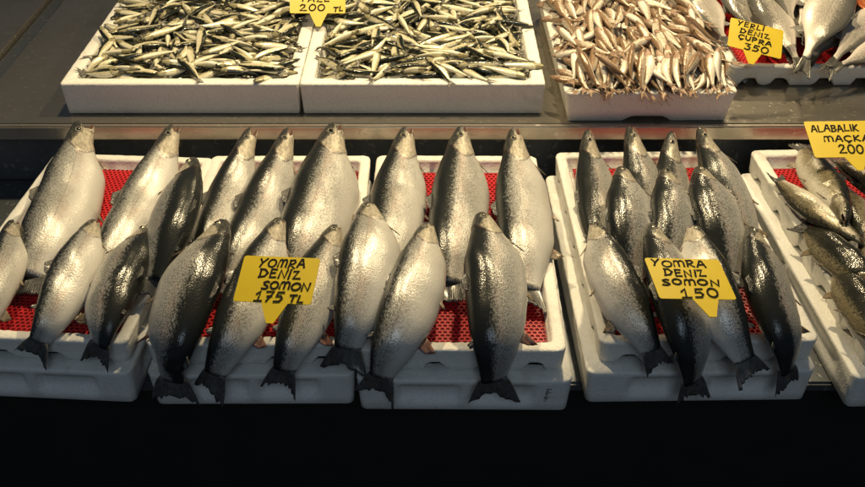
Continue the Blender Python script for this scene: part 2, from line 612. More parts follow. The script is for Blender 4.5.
        for j in range(ny):
            for i in range(nx):
                a = j * (nx + 1) + i
                F.append((a, a + 1, a + nx + 2, a + nx + 1))
                F.append((m + a, m + a + nx + 1, m + a + nx + 2, m + a + 1))
        edge = [i for i in range(nx + 1)] + [(j * (nx + 1) + nx) for j in range(1, ny + 1)] + \
               [ny * (nx + 1) + i for i in range(nx - 1, -1, -1)] + [j * (nx + 1) for j in range(ny - 1, 0, -1)]
        for k in range(len(edge)):
            a, b = edge[k], edge[(k + 1) % len(edge)]
            F.append((b, a, m + a, m + b))
        return V, F, dict(ray=ray, root=root)

    def fin(self, s0, s1, phi, length, sweep=0.8, lift=0.15, taper=0.5, nx=6, ny=4, th=0.0009):
        """thin fin rooted along s0..s1 at angle phi, swept back"""
        V, ray, root = [], [], []
        ln = length * self.W
        for sgn in (1, -1):
            for j in range(ny + 1):
                v = j / ny
                for i in range(nx + 1):
                    u = i / nx
                    s = s0 + (s1 - s0) * u
                    p, nr_, T, D, N = self.surf(s, phi)
                    out = nr_ * lift + T * sweep + (D if math.cos(phi) > 0 else -D) * abs(math.cos(phi)) * 0.6
                    out /= np.linalg.norm(out)
                    k = ln * (1 - taper * u) * v
                    shrink = (0.5 - u) * (s1 - s0) * self.L * 0.35 * v
                    side_n = np.cross(T, out); side_n /= np.linalg.norm(side_n) + 1e-9
                    q = p - nr_ * 0.0015 * (1 - v) + out * k + T * shrink + side_n * (sgn * (th * (1.2 - v)) + 0.012 * self.W * math.sin(u * 9) * v)
                    V.append(q); ray.append(u); root.append(v)
        m = (nx + 1) * (ny + 1)
        F = []
        for j in range(ny):
            for i in range(nx):
                a = j * (nx + 1) + i
                F.append((a, a + 1, a + nx + 2, a + nx + 1))
                F.append((m + a, m + a + nx + 1, m + a + nx + 2, m + a + 1))
        edge = [i for i in range(nx + 1)] + [(j * (nx + 1) + nx) for j in range(1, ny + 1)] + \
               [ny * (nx + 1) + i for i in range(nx - 1, -1, -1)] + [j * (nx + 1) for j in range(ny - 1, 0, -1)]
        for k in range(len(edge)):
            a, b = edge[k], edge[(k + 1) % len(edge)]
            F.append((b, a, m + a, m + b))
        return V, F, dict(ray=ray, root=root)

    def eye(self, phi, r=None, n=12):
        r = (r or self.pr['eye_r']) * self.W
        p, nr_, T, D, N = self.surf(self.pr['eye_s'], phi)
        a = np.cross(nr_, T); a /= np.linalg.norm(a)
        b = np.cross(nr_, a)
        if self.gape:
            p = p + D * self.gape * self.W * 0.12
        V, F, mi = [], [], []
        rings = [(1.0, -0.45), (1.0, 0.18), (0.84, 0.42), (0.60, 0.54), (0.56, 0.57), (0.30, 0.68)]
        for rr, hh in rings:
            for k in range(n):
                an = 2 * math.pi * k / n
                V.append(p + (a * math.cos(an) + b * math.sin(an)) * rr * r + nr_ * hh * r)
        for i in range(len(rings) - 1):
            for k in range(n):
                q, w = i * n + k, i * n + (k + 1) % n
                F.append((q, w, w + n, q + n)); mi.append(0 if i < 3 else 1)
        V.append(p + nr_ * 0.72 * r)
        e = (len(rings) - 1) * n
        for k in range(n):
            F.append((e + k, e + (k + 1) % n, len(V) - 1)); mi.append(1)
        return V, F, mi


def build_fish(name, pix, wpx, prof, mats, label, cat, group, side=1, roll=0.15, gape=0.0, tone=0.0, seed=0, spread=1.0, twist=0.0,
               fins=('pectoral', 'dorsal', 'adipose', 'pelvic', 'anal'), thick=1.0, base=RIM, red=False, blunt=0.02):
    pts = [at(px, py, base + z + (.010 if z < -.02 else 0)) for px, py, z in pix]
    mid = pts[len(pts) // 2]
    W = wpx / F_PX * zdepth(mid) * 0.965
    if side > 0 and name == 'salmon':
        roll += max(0.0, -float(mid[0])) * 0.55
    fi = Fish(pts, W, prof, side, roll, gape, seed, mid, thick, blunt, (0, -.45, .9))
    root = empty(name, mid)
    tag(root, label, cat, group)
    V, F, mi, at_ = fi.body()
    b = mesh_obj('body', V, F, [mats[0], M['mouth']], root, True, mi, at_)
    b['tone'] = tone
    for ph in (1.30, -1.30):
        V, F, mi = fi.eye(ph, n=16)
        mesh_obj('eye', V, F, [M['iris'], M['pupil']], root, True, mi)
    V, F, a = fi.tail(spread=spread, twist=twist)
    mesh_obj('tail_fin', V, F, mats[1], root, True, None, a)
    rg = fi.rng
    if 'pectoral' in fins:
        V, F, a = fi.fin(0.205, 0.24, 2.5, rg.uniform(.34, .44), 1.0, 0.30, 0.35)
        mesh_obj('pectoral_fin', V, F, mats[2], root, True, None, a)
    if 'dorsal' in fins:
        V, F, a = fi.fin(0.46, 0.58, 0.12, rg.uniform(.10, .16), 0.9, 0.55, 0.5)
        mesh_obj('dorsal_fin', V, F, mats[1], root, True, None, a)
    if 'adipose' in fins:
        V, F, a = fi.fin(0.80, 0.83, 0.1, .11, 0.9, 0.5, 0.3)
        mesh_obj('adipose_fin', V, F, mats[1], root, True, None, a)
    if 'pelvic' in fins:
        V, F, a = fi.fin(0.53, 0.56, 2.75, .22, 1.0, 0.12, 0.4)
        mesh_obj('pelvic_fin', V, F, mats[2], root, True, None, a)
    if 'anal' in fins:
        V, F, a = fi.fin(0.74, 0.81, 3.05, rg.uniform(.20, .28), 0.9, 0.5, 0.45)
        mesh_obj('anal_fin', V, F, M['fin_red'] if red else mats[2], root, True, None, a)
    return root


# ------------------------------------------------------------------ the stall: steel counter, shelf, panels, floor
def box_part(name, x0, x1, y0, y1, z0, z1, mat, parent, bev=0.002):
    c = np.array([(x0 + x1) / 2, (y0 + y1) / 2, (z0 + z1) / 2])
    bm = bmesh.new()
    bmesh.ops.create_cube(bm, size=1.0)
    bmesh.ops.scale(bm, vec=(x1 - x0, y1 - y0, z1 - z0), verts=bm.verts)
    if bev:
        bmesh.ops.bevel(bm, geom=bm.edges[:], offset=bev, segments=2, affect='EDGES')
    m = bpy.data.meshes.new(name)
    bm.to_mesh(m)
    bm.free()
    m.materials.append(mat)
    o = bpy.data.objects.new(name, m)
    COL.objects.link(o)
    o.location = c
    if parent:
        o.parent = parent
    return o


fl = mesh_obj('floor', [(-4, -2.5, 0), (4, -2.5, 0), (4, 4, 0), (-4, 4, 0)], [(0, 1, 2, 3)], M['floor'], None, False)
fl['kind'] = 'structure'

counter = empty('fish_counter', (0, 0, 0))
tag(counter, 'two-tier stainless steel fish counter carrying all the foam boxes', 'counter')
LOW = 0.688
XA = float(at(0, 81, SHELF)[0]); XB = float(at(0, 56, SHELF)[0])
yref1, yref2 = float(at(0, 81, SHELF)[1]), float(at(0, 56, SHELF)[1])
XA = float(at(31, 40, SHELF)[0]); XB = float(at(16, 34, SHELF)[0])
box_part('upper_shelf', XA, 2.2, 1.596, 3.0, SHELF - 0.02, SHELF, M['steel'], counter)
box_part('shelf_channel', XB + .003, XA - .003, 1.62, 3.0, SHELF - 0.035, SHELF - 0.012, M['steel_shaded'], counter)
box_part('upper_shelf', -2.2, XB, 1.596, 3.0, SHELF - 0.02, SHELF, M['steel'], counter)
box_part('shelf_lip', -2.2, 2.2, 1.580, 1.593, SHELF - 0.028, SHELF + 0.002, M['steel_lamplit'], counter, 0.003)
box_part('back_panel', -2.2, 2.2, 1.630, 1.642, LOW + .001, SHELF - 0.037, M['steel_shaded'], counter)
box_part('lower_shelf', -2.2, 2.2, 1.040, 1.70, LOW - 0.02, LOW, M['steel_shaded'], counter, 0.004)
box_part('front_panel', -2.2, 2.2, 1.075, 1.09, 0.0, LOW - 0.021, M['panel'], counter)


# ------------------------------------------------------------------ foam boxes
def ring(w, d, r, n_side=44, n_c=7):
    """rounded rectangle, counter-clockwise from the front-left corner; returns xy, outward normal, side id, u along side"""
    out = []
    sides = [((-w / 2 + r, -d / 2), (w / 2 - r, -d / 2), (0, -1)), ((w / 2, -d / 2 + r), (w / 2, d / 2 - r), (1, 0)),
             ((w / 2 - r, d / 2), (-w / 2 + r, d / 2), (0, 1)), ((-w / 2, d / 2 - r), (-w / 2, -d / 2 + r), (-1, 0))]
    cs = [(w / 2 - r, -d / 2 + r, -90), (w / 2 - r, d / 2 - r, 0), (-w / 2 + r, d / 2 - r, 90), (-w / 2 + r, -d / 2 + r, 180)]
    for k, (a, b, nn) in enumerate(sides):
        for i in range(n_side + 1):
            u = i / n_side
            out.append((a[0] + (b[0] - a[0]) * u, a[1] + (b[1] - a[1]) * u, nn[0], nn[1], k, u))
        cx, cy, a0 = cs[k]
        for i in range(1, n_c):
            an = math.radians(a0 + 90 * i / n_c)
            out.append((cx + r * math.cos(an), cy + r * math.sin(an), math.cos(an), math.sin(an), -1, 0))
    return out


def foam_box(w, d, h, wall=0.022, floor_z=0.012, taper=0.008, r=0.015, arches=None, panels=None, mat=None, seed=0, chips=0.0009):
    """open foam box; top rim at z=0, bottom at -h.  arches: {side: [(u0,u1,height)]} cut-outs in the bottom edge;
    panels: {side: [(u0,u1,depth)]} recessed fields"""
    rg = random.Random(seed)
    R = ring(w, d, r)
    R_in = ring(w - 2 * wall, d - 2 * wall, max(r - wall, .008))
    n = len(R)
    wob = [rg.uniform(-1, 1) * chips for _ in range(n)]

    def arch(k, u):
        for u0, u1, hh in (arches or {}).get(k, []):
            if u0 < u < u1:
                q = (u - u0) / (u1 - u0) * 2 - 1
                return hh * min(1.0, (1 - q * q) * 1.6)
        return 0.0

    def pan(k, u):
        for u0, u1, dp in (panels or {}).get(k, []):
            e = 0.02
            if u0 - e < u < u1 + e:
                return dp * min(1, (u - u0 + e) / e, (u1 + e - u) / e)
        return 0.0

    rings = []

    def add(fn):
        rings.append([fn(q, i) for i, q in enumerate(R)])

    def off(q, o):
        return q[0] + q[2] * o, q[1] + q[3] * o
    add(lambda q, i: (*off(q, -taper - 0.035), -h + arch(q[4], q[5]) + 0.001))
    add(lambda q, i: (*off(q, -taper - 0.003), -h + arch(q[4], q[5])))
    add(lambda q, i: (*off(q, -taper), -h + 0.003 + arch(q[4], q[5])))
    lo, hi = -h + 0.30 * h, -0.16 * h
    add(lambda q, i: (*off(q, -taper * 0.75), max(lo, -h + arch(q[4], q[5]) + 0.005)))
    add(lambda q, i: (*off(q, -taper * 0.72 - pan(q[4], q[5])), max(lo + .003, -h + arch(q[4], q[5]) + 0.008)))
    add(lambda q, i: (*off(q, -taper * 0.25 - pan(q[4], q[5])), hi - .003))
    add(lambda q, i: (*off(q, -taper * 0.2), hi))
    add(lambda q, i: (*off(q, wob[i] * .5), -0.004))
    add(lambda q, i: (*off(q, -0.001 + wob[i] * .5), -0.0012))
    add(lambda q, i: (*off(q, -0.004), wob[i]))
    add(lambda q, i: (*off(R_in[i], 0.004), wob[(i * 7) % n]))
    add(lambda q, i: (*off(R_in[i], 0.001 + wob[(i * 5) % n]), -0.0015))
    add(lambda q, i: (*off(R_in[i], -0.0005), -0.005))
    add(lambda q, i: (*off(R_in[i], -0.004), -h + floor_z))
    V = [v for rr in rings for v in rr]
    F = []
    for a in range(len(rings) - 1):
        for j in range(n):
            p, q = a * n + j, a * n + (j + 1) % n
            F.append((p, q, q + n, p + n))
    F.append(tuple(reversed(range(n))))
    F.append(tuple((len(rings) - 1) * n + j for j in range(n)))
    return V, F


def place_box(name, vf, cx, cy, z, yaw, mat, label, group):
    o = mesh_obj(name, vf[0], vf[1], mat, None, True)
    for p in o.data.polygons:
        if len(p.vertices) > 6:
            p.use_smooth = False
    o.location = (cx, cy, z)
    o.rotation_euler = (0, 0, math.radians(yaw))
    return tag(o, label, 'box', group)


AR = {0: [(0.05, .17, .014), (.30, .42, .014), (.58, .70, .014), (.83, .95, .014)],
      1: [(0.05, .13, .014), (.25, .33, .014), (.46, .54, .014), (.67, .75, .014), (.87, .95, .014)]}
AR[2], AR[3] = AR[0], AR[1]
PN = {0: [(0.18, 0.46, .007), (0.56, 0.84, .007)], 1: [(0.1, 0.45, .004), (0.55, 0.9, .004)]}
PN[2], PN[3] = PN[0], PN[1]

# front row, measured from the rim corners in the photograph: name, centre x, centre y, width, depth, yaw
FRONT = {}


def quad(bl, br, fr, fl_):
    P = [at(*c, RIM) for c in (bl, br, fr, fl_)]
    c = sum(P) / 4
    w = (np.linalg.norm(P[0] - P[1]) + np.linalg.norm(P[2] - P[3])) / 2
    d = (np.linalg.norm(P[0] - P[3]) + np.linalg.norm(P[1] - P[2])) / 2
    v = (P[0] + P[1] - P[2] - P[3])
    return c[0], c[1], w, d, -math.degrees(math.atan2(v[0], v[1]))


FRONT['a'] = quad((60, 155), (209, 155), (138, 339), (-95, 339))
FRONT['b'] = quad((213, 155), (370, 155), (355, 347), (142, 343))
FRONT['c'] = quad((373, 155), (540, 155), (564, 351), (359, 350))
FRONT['d'] = quad((555, 151), (722, 151), (824, 343), (598, 341))
FRONT['e'] = quad((748, 148), (915, 148), (1090, 345), (868, 345))
BOX_LABEL = {
    'a': ('shallow white foam box of salmon at the end by the slate panel', 'lower foam box under the end box of salmon by the slate panel'),
    'b': ('shallow white foam box of salmon marked by the 175 TL card', 'lower foam box under the salmon marked 175 TL'),
    'c': ('shallow white foam box of salmon with no price card', 'lower foam box with small printed mark on its front corner'),
    'd': ('shallow white foam box of salmon marked by the 150 card', 'lower foam box under the salmon marked 150'),
    'e': ('white foam box of spotted trout marked 200 TL', 'lower foam box under the spotted trout')}
HB = 0.043
LOWER = {}
for i, (k, (x, y, w, d, yaw)) in enumerate(FRONT.items()):
    vf = foam_box(w - .002, d, HB, taper=.003, arches=AR, seed=i + 3, wall=0.020 if k != 'e' else .024)
    place_box('foam_box', vf, x, y, RIM, yaw, M['foam'], BOX_LABEL[k][0], 'foam boxes of the front row')
    dl, dr = {'c': (.0, .010), 'd': (.016, .0), 'e': (.016, .0)}.get(k, (0, 0))
    vf = foam_box(w + dl + dr, d + 0.004, RIM - HB - LOW - .002, taper=0.004, panels=PN, seed=i + 33, wall=0.04)
    lo_box = place_box('foam_box', vf, x + (dr - dl) / 2, y - 0.016, RIM - HB - 0.001, yaw, M['foam_wet'], BOX_LABEL[k][1], 'supporting foam boxes of the front row')
    LOWER[k] = (lo_box, w + dl + dr, d + .004, RIM - HB - LOW - .002)

# upper row
HT = 0.068
p1 = at(57, 114, SHELF); xl = at(59, 83, SHELF + HT)[0]; xm = at(299, 83, SHELF + HT)[0]; xr = at(546, 83, SHELF + HT)[0]
YF = float(at(300, 113.5, SHELF)[1]) - .006
DEEP = 0.54
UP = {}
UP['hamsi1'] = ((xl + xm) / 2, YF + DEEP / 2, xm - xl - .0015, DEEP, 0.0, HT)
UP['hamsi2'] = ((xm + xr) / 2, YF + DEEP / 2, xr - xm - .0015, DEEP, 0.0, HT)
ml, mr = at(564, 93, SHELF + HT), at(740, 96, SHELF + HT)
UP['mullet'] = ((ml[0] + mr[0]) / 2, ml[1] + DEEP / 2, mr[0] - ml[0], DEEP, 0.5, HT)
bl_ = at(731, 67, SHELF + 0.046)
UP['bream'] = (bl_[0] + 0.20, bl_[1] + DEEP / 2, 0.40, DEEP, 0.0, 0.046)
UL = {'hamsi1': 'white foam box heaped with anchovies at the end of the steel shelf',
      'hamsi2': 'white foam box heaped with anchovies beside the box of red mullet',
      'mullet': 'white foam box heaped with small red mullet on the steel shelf',
      'bream': 'shallow white foam box of sea bream with arched feet on steel shelf'}
ARB = {0: [(0.03, .14, .016), (.20, .31, .016), (.45, .56, .016), (.66, .77, .016), (.86, .97, .016)], 1: AR[1], 2: AR[0], 3: AR[1]}
ARM = {0: [(0.34, 0.66, .010)]}
for i, (k, (x, y, w, d, yaw, hh)) in enumerate(UP.items()):
    vf = foam_box(w, d, hh, arches=ARB if k == 'bream' else (ARM if k == 'mullet' else None), panels=None, seed=60 + i, wall=0.026 if k[0] == 'h' else .02,
                  taper={'bream': .006, 'mullet': .012}.get(k, .003), r=.007 if k[0] == 'h' else .016)
    place_box('foam_box', vf, x, y, SHELF + hh + .0005, yaw, M['foam'], UL[k], 'foam boxes of the upper shelf')


# ------------------------------------------------------------------ red net liners
def net_mesh(w, d, cell=0.0085, strand=0.0013, hgt=0.0022):
    V, F, mi = [], [], []
    rr = cell / math.sqrt(3)
    ny = int(d / (1.5 * rr)); nx = int(w / cell)
    x0, y0 = -nx * cell / 2, -ny * 1.5 * rr / 2
    for j in range(ny):
        for i in range(nx):
            cx = x0 + i * cell + (cell / 2 if j % 2 else 0) + cell * .25
            cy = y0 + j * 1.5 * rr
            b = len(V)
            for k in range(6):
                an = math.radians(60 * k + 30)
                V.append((cx + rr * math.cos(an), cy + rr * math.sin(an), hgt))
            for k in range(6):
                an = math.radians(60 * k + 30)
                V.append((cx + (rr - strand) * math.cos(an), cy + (rr - strand) * math.sin(an), hgt))
            for k in range(6):
                an = math.radians(60 * k + 30)
                V.append((cx + (rr - strand * 1.3) * math.cos(an), cy + (rr - strand * 1.3) * math.sin(an), 0.0002))
            for k in range(6):
                k2 = (k + 1) % 6
                F.append((b + k, b + k2, b + 6 + k2, b + 6 + k)); mi.append(0)
                F.append((b + 6 + k, b + 6 + k2, b + 12 + k2, b + 12 + k)); mi.append(0)
    b = len(V)
    V += [(-w / 2, -d / 2, 0), (w / 2, -d / 2, 0), (w / 2, d / 2, 0), (-w / 2, d / 2, 0)]
    F.append((b, b + 1, b + 2, b + 3)); mi.append(1)
    return V, F, mi


NET_L = {'a': 'red plastic net lining the end box of salmon by the slate panel', 'b': 'red plastic net under the salmon marked 175 TL',
         'c': 'red plastic net under the salmon with no price card', 'd': 'red plastic net under the salmon marked 150',
         'e': 'red plastic net under the spotted trout', 'bream': 'red plastic net under the sea bream'}
nv = net_mesh(0.262, 0.492)
net0 = mesh_obj('red_net', nv[0], nv[1], [M['red'], M['red_deep']], None, False, nv[2])
NETZ = -0.022
for i, k in enumerate(list(FRONT) + ['bream']):
    o = net0 if i == 0 else net0.copy()
    if i:
        COL.objects.link(o)
    if k == 'bream':
        x, y, w, d, yaw, hh = UP[k]
        o.location = (x - .028, y, SHELF + hh + NETZ - .004)
    else:
        x, y, w, d, yaw = FRONT[k]
        o.location = (x, y, RIM + NETZ)
    o.rotation_euler = (0, 0, math.radians(yaw))
    tag(o, NET_L[k], 'net', 'red nets lining the boxes')

# ------------------------------------------------------------------ salmon: (snout .. tail end) as photo pixel + height above the rim
G = 'whole salmon laid in the front boxes'
SM = (M['salmon'], M['fin_dark'], M['fin_tan'])
SAL = [
    # end box
    ([(14, 221, .035), (3, 258, .04), (-14, 300, .035), (-32, 345, .0), (-40, 372, -.05)], 46, 1, .2, .02, 0.0, 'salmon with brown gill cover lying against the rim by the slate panel'),
    ([(83, 122, .072), (78, 150, .05), (66, 197, .018), (46, 245, .012), (30, 285, .0), (22, 304, -.004)], 78, 1, .12, .085, -.42, 'big pale salmon with gaping mouth, first along the rear rim from the slate panel'),
    ([(95, 221, .05), (84, 245, .05), (66, 282, .04), (47, 325, .024), (30, 362, -.036)], 55, 1, .15, .0, -.3, 'grey salmon with dark tail on ledge, partly under the big gaping salmon'),
    ([(174, 125, .072), (163, 155, .05), (141, 202, .016), (116, 247, .01), (98, 285, .0), (88, 305, 0)], 66, 1, .1, .04, -.38, 'pale salmon partly covered by the blackish salmon'),
    ([(193, 159, .085), (187, 185, .08), (174, 225, .066), (158, 268, .045), (143, 304, .022)], 58, -1, .45, .0, .30, 'blackish salmon lying across the two end boxes'),
    ([(147, 228, .045), (136, 250, .05), (117, 290, .042), (103, 330, .026), (95, 367, -.035)], 60, -1, .3, .0, .12, 'salmon with black back and small tail over the end box rim'),
    # 175 TL box
    ([(252, 128, .072), (242, 155, .05), (227, 195, .018), (211, 235, .01), (199, 270, 0), (191, 295, 0)], 55, 1, .15, .05, 0.0, 'narrow salmon with dark snout, partly under the stout hanging salmon'),
    ([(223, 221, .078), (212, 247, .075), (193, 287, .062), (174, 340, .032), (171, 370, -.03), (175, 406, -.09)], 76, -1, .30, .0, .05, 'stout salmon with coppery flank, its tail hanging lowest beside the 175 TL card'),
    ([(289, 128, .072), (281, 155, .05), (263, 200, .018), (244, 245, .01), (227, 280, 0), (217, 305, 0)], 62, 1, .15, .02, .05, 'speckled salmon with golden cheek behind the 175 TL card'),
    ([(281, 219, .055), (269, 245, .055), (249, 290, .045), (226, 345, .02), (206, 398, -.072)], 60, 1, .2, .0, -.05, 'salmon whose body lies under the 175 TL card, tail fanned on the lower box'),
    ([(336, 123, .072), (329, 150, .05), (317, 197, .02), (303, 242, .012), (291, 280, 0), (284, 305, 0)], 80, 1, .12, .02, 0.0, 'broad deep-bellied salmon with dark speckled back and dark head'),
    ([(337, 226, .045), (328, 247, .045), (308, 297, .04), (290, 350, .015), (278, 394, -.062)], 60, 1, .2, .0, .02, 'salmon with reddish belly fin between the 175 TL card and the pale stubby salmon'),
    ([(368, 204, .07), (368, 225, .07), (363, 267, .06), (352, 325, .032), (342, 376, -.042)], 68, 1, .1, .0, -.24, 'pale stubby salmon lying across the joint of two boxes'),
    # box without a card
    ([(407, 127, .072), (402, 155, .05), (394, 195, .02), (388, 240, .012), (382, 280, 0), (378, 305, 0)], 66, 1, .12, .03, -.02, 'salmon with white cheek behind the two pale hanging salmon'),
    ([(428, 224, .06), (422, 247, .06), (408, 292, .05), (390, 345, .02), (374, 401, -.077)], 65, 1, .1, .0, -.28, 'pale-bellied salmon hanging over the rim beside bare red net'),
    ([(462, 126, .072), (459, 155, .05), (455, 202, .02), (452, 250, .012), (451, 290, 0), (450, 308, 0)], 72, 1, .18, .0, .05, 'dark-headed brown salmon with pink-tinged flank'),
    ([(514, 128, .072), (515, 155, .05), (517, 200, .02), (523, 250, .012), (527, 288, 0), (529, 314, 0)], 64, 1, .1, .02, -.2, 'silver salmon with a crease across its flank beside the foam rim'),
    ([(482, 214, .08), (486, 237, .078), (491, 282, .062), (494, 345, .026), (494, 405, -.08)], 72, 1, .22, .0, .12, 'black-backed salmon hanging straight over the middle of the rim'),
    # 150 box
    ([(588, 129, .065), (589, 152, .042), (593, 190, .015), (599, 230, .0), (606, 262, -.006), (610, 285, -.01)], 51, 1, .25, .0, .0, 'slim salmon against the 150 box wall that faces the cardless box'),
    ([(630, 126, .072), (634, 150, .05), (639, 182, .02), (643, 220, .005), (647, 255, 0), (650, 280, 0)], 52, 1, .25, .02, .05, 'dark-snouted salmon under a blue-grey one in the 150 box'),
    ([(672, 131, .065), (670, 152, .042), (669, 182, .015), (669, 220, .003), (671, 255, 0), (673, 275, 0)], 50, 1, .3, .0, .1, 'small dark-headed salmon deep at the back of the 150 box'),
    ([(700, 127, .075), (707, 150, .055), (721, 185, .028), (735, 222, .012), (746, 252, .005), (752, 275, 0)], 54, 1, .2, .02, .05, 'bright-bellied salmon leaning on the wall next to the trout box'),
    ([(622, 168, .085), (624, 190, .08), (626, 225, .062), (630, 265, .035), (636, 300, .02)], 54, 1, .2, .0, .0, 'blue-grey banded salmon in the second layer of the 150 box'),
    ([(665, 170, .085), (668, 190, .08), (669, 222, .062), (669, 262, .04), (672, 298, .02)], 54, 1, .2, .0, .0, 'salmon with dark speckled shoulder above the 150 card'),
    ([(700, 168, .085), (705, 190, .08), (714, 222, .062), (727, 262, .04), (738, 295, .02)], 57, 1, .2, .0, .05, 'mottled salmon just above the black-headed one in the 150 box'),
    ([(594, 224, .07), (603, 247, .07), (625, 295, .055), (647, 341, .022), (662, 372, -.03)], 57, -1, .2, .0, .0, 'pale salmon hanging along the 150 box wall that faces the cardless box'),
    ([(651, 225, .085), (658, 250, .085), (675, 300, .065), (690, 350, .02), (694, 404, -.08)], 61, 1, .3, .0, .1, 'dark salmon under the 150 card with feathery straight tail'),
    ([(692, 227, .085), (700, 250, .085), (720, 300, .065), (738, 345, .028), (757, 382, -.025)], 59, -1, .15, .0, -.1, 'pale salmon under the 150 card with glossy dark tail bent sideways'),
    ([(751, 228, .07), (756, 250, .07), (768, 300, .055), (785, 345, .02), (788, 391, -.07)], 57, 1, .35, .0, .28, 'black-headed salmon with glittering dark back beside the wall of the 150 box'),
]
for i, (pix, w, side, roll, gape, tone, lab) in enumerate(SAL):
    build_fish('salmon', pix, w, SALMON, SM, lab, 'fish', G, side, roll + .08, gape * 1.25 + .012, tone + (.12 if i in range(18, 25) else .0), seed=i + 1,
               spread=1.0 + 0.08 * ((i * 7) % 5 - 2), twist=0.15 * ((i * 5) % 3 - 1), red=(i in (9, 11, 14, 17, 7)), blunt=.0 if pix[0][1] < 140 else .022)

# ------------------------------------------------------------------ trout
GT = 'spotted trout in the box marked 200 TL'
TM = (M['trout'], M['fin_dark'], M['fin_tan'])
TR = [
    ([(864, 246, .04), (852, 236, .04), (828, 221, .035), (802, 203, .03), (785, 187, .02), (774, 174, .012)], 31, -1, -.25, -.25, 'pale-bellied trout with its tail on the bare red net'),
    ([(845, 223, .055), (841, 208, .055), (829, 185, .05), (815, 168, .045), (806, 152, .04), (800, 142, .035)], 40, 1, .25, .15, 'olive trout head down beside the spike of the 200 TL card'),
    ([(893, 205, .05), (880, 192, .05), (858, 175, .045), (846, 167, .04), (835, 158, .03)], 31, -1, -.1, -.25, 'pale trout under the spike of the 200 TL card'),
    ([(874, 262, .03), (869, 248, .035), (858, 222, .03), (848, 202, .02), (838, 186, .015), (830, 176, .01)], 37, -1, .0, .05, 'golden speckled trout lying just under the olive head-down trout'),
    ([(884, 301, .02), (872, 287, .03), (848, 262, .03), (824, 243, .02), (806, 230, .01), (796, 222, .008)], 40, 1, .6, .85, 'black-backed trout along the foam wall below the pale-bellied one'),
    ([(900, 365, .02), (889, 345, .03), (868, 310, .03), (848, 285, .02), (838, 270, .01), (832, 262, .008)], 46, 1, .6, .85, 'glistening black trout lowest along the foam wall'),
    ([(925, 330, .03), (910, 305, .04), (888, 268, .04), (872, 240, .03), (862, 222, .02)], 42, 1, .3, .6, 'dark trout at the heart of the trout box'),
]
for i, (pix, w, side, roll, tone, lab) in enumerate(TR):
    build_fish('trout', pix, w, TROUT, TM, lab, 'fish', GT, side, roll, 0.0, tone, seed=100 + i, twist=.2)

# ------------------------------------------------------------------ sea bream
GB = 'sea bream in the box marked 350'
BM = (M['bream'], M['fin_slate'], M['fin_grey'])
BR = [
    ([(688, -14, .03), (697, -2, .03), (711, 18, .028), (723, 36, .02), (733, 50, .01)], 40, 1, .1, 'pinkish sea bream alone by the mullet box wall'),
    ([(733, -40, .03), (737, -22, .03), (745, 0, .03), (752, 20, .02), (757, 34, .01)], 42, 1, .1, 'sea bream right behind the 350 card'),
    ([(760, -22, .05), (766, -4, .05), (779, 22, .045), (792, 50, .02), (804, 76, .005)], 42, 1, .1, 'narrow sea bream beside the 350 card, tail in the knot of tails'),
    ([(770, -48, .07), (776, -30, .07), (786, 0, .065), (792, 24, .045), (796, 40, .03)], 50, 1, .2, 'big grey sea bream lying above the 350 card'),
    ([(822, -50, .06), (818, -30, .06), (808, 4, .05), (800, 28, .03), (795, 44, .02)], 42, -1, .1, 'whitish sea bream squeezed between two grey ones'),
    ([(838, -16, .075), (832, 0, .075), (818, 30, .065), (806, 58, .03), (800, 80, .004)], 50, -1, .25, 'largest grey sea bream with raised fin, lying on the others'),
    ([(900, -2, .045), (888, 10, .045), (856, 36, .04), (836, 58, .025), (822, 78, .004)], 42, -1, .15, 'sea bream stretched sideways under the largest grey one'),
    ([(752, -60, .03), (760, -40, .03), (770, -8, .03), (778, 16, .02), (784, 30, .01)], 44, -1, .1, 'sea bream half hidden under the big grey one'),
    ([(872, -40, .04), (862, -22, .04), (846, 6, .035), (834, 26, .02), (826, 40, .01)], 44, -1, .1, 'sea bream half hidden behind the largest grey one'),
    ([(712, -62, .03), (715, -44, .03), (722, -14, .03), (728, 8, .02), (731, 20, .01)], 40, 1, .1, 'sea bream above the pinkish one by the mullet box wall'),
    ([(726, -34, .02), (733, -16, .02), (748, 14, .018), (760, 40, .01), (768, 56, .005)], 44, 1, .1, 'pale sea bream under the 350 card'),
    ([(812, -36, .025), (806, -16, .025), (794, 18, .022), (786, 46, .012), (782, 62, .006)], 44, -1, .1, 'pale sea bream deep between the knot of tails and the 350 card'),
    ([(866, -12, .02), (856, 4, .02), (832, 34, .018), (812, 58, .012), (800, 70, .006)], 42, -1, .1, 'pale sea bream at the bottom of the box under the largest one'),
    ([(905, 30, .03), (890, 40, .03), (866, 54, .025), (842, 64, .02), (828, 72, .012)], 36, -1, .1, 'lowest sea bream along the rim of its box'),
]
for i, (pix, w, side, roll, lab) in enumerate(BR):
    build_fish('sea_bream', pix, w, BREAM, BM, lab, 'fish', GB, side, roll, 0.0, 0.0, seed=200 + i, fins=('pectoral', 'dorsal', 'anal'), base=SHELF + .046, twist=.1)
build_fish('orange_fish', [(850, -30, .05), (856, -12, .05), (866, 6, .045), (880, 22, .03), (890, 32, .02)], 30, BREAM, (M['orange_skin'], M['fin_rose'], M['fin_rose']),
           'orange fish at the edge of the sea bream box', 'fish', None, seed=300, fins=('pectoral', 'dorsal'), base=SHELF + .06)


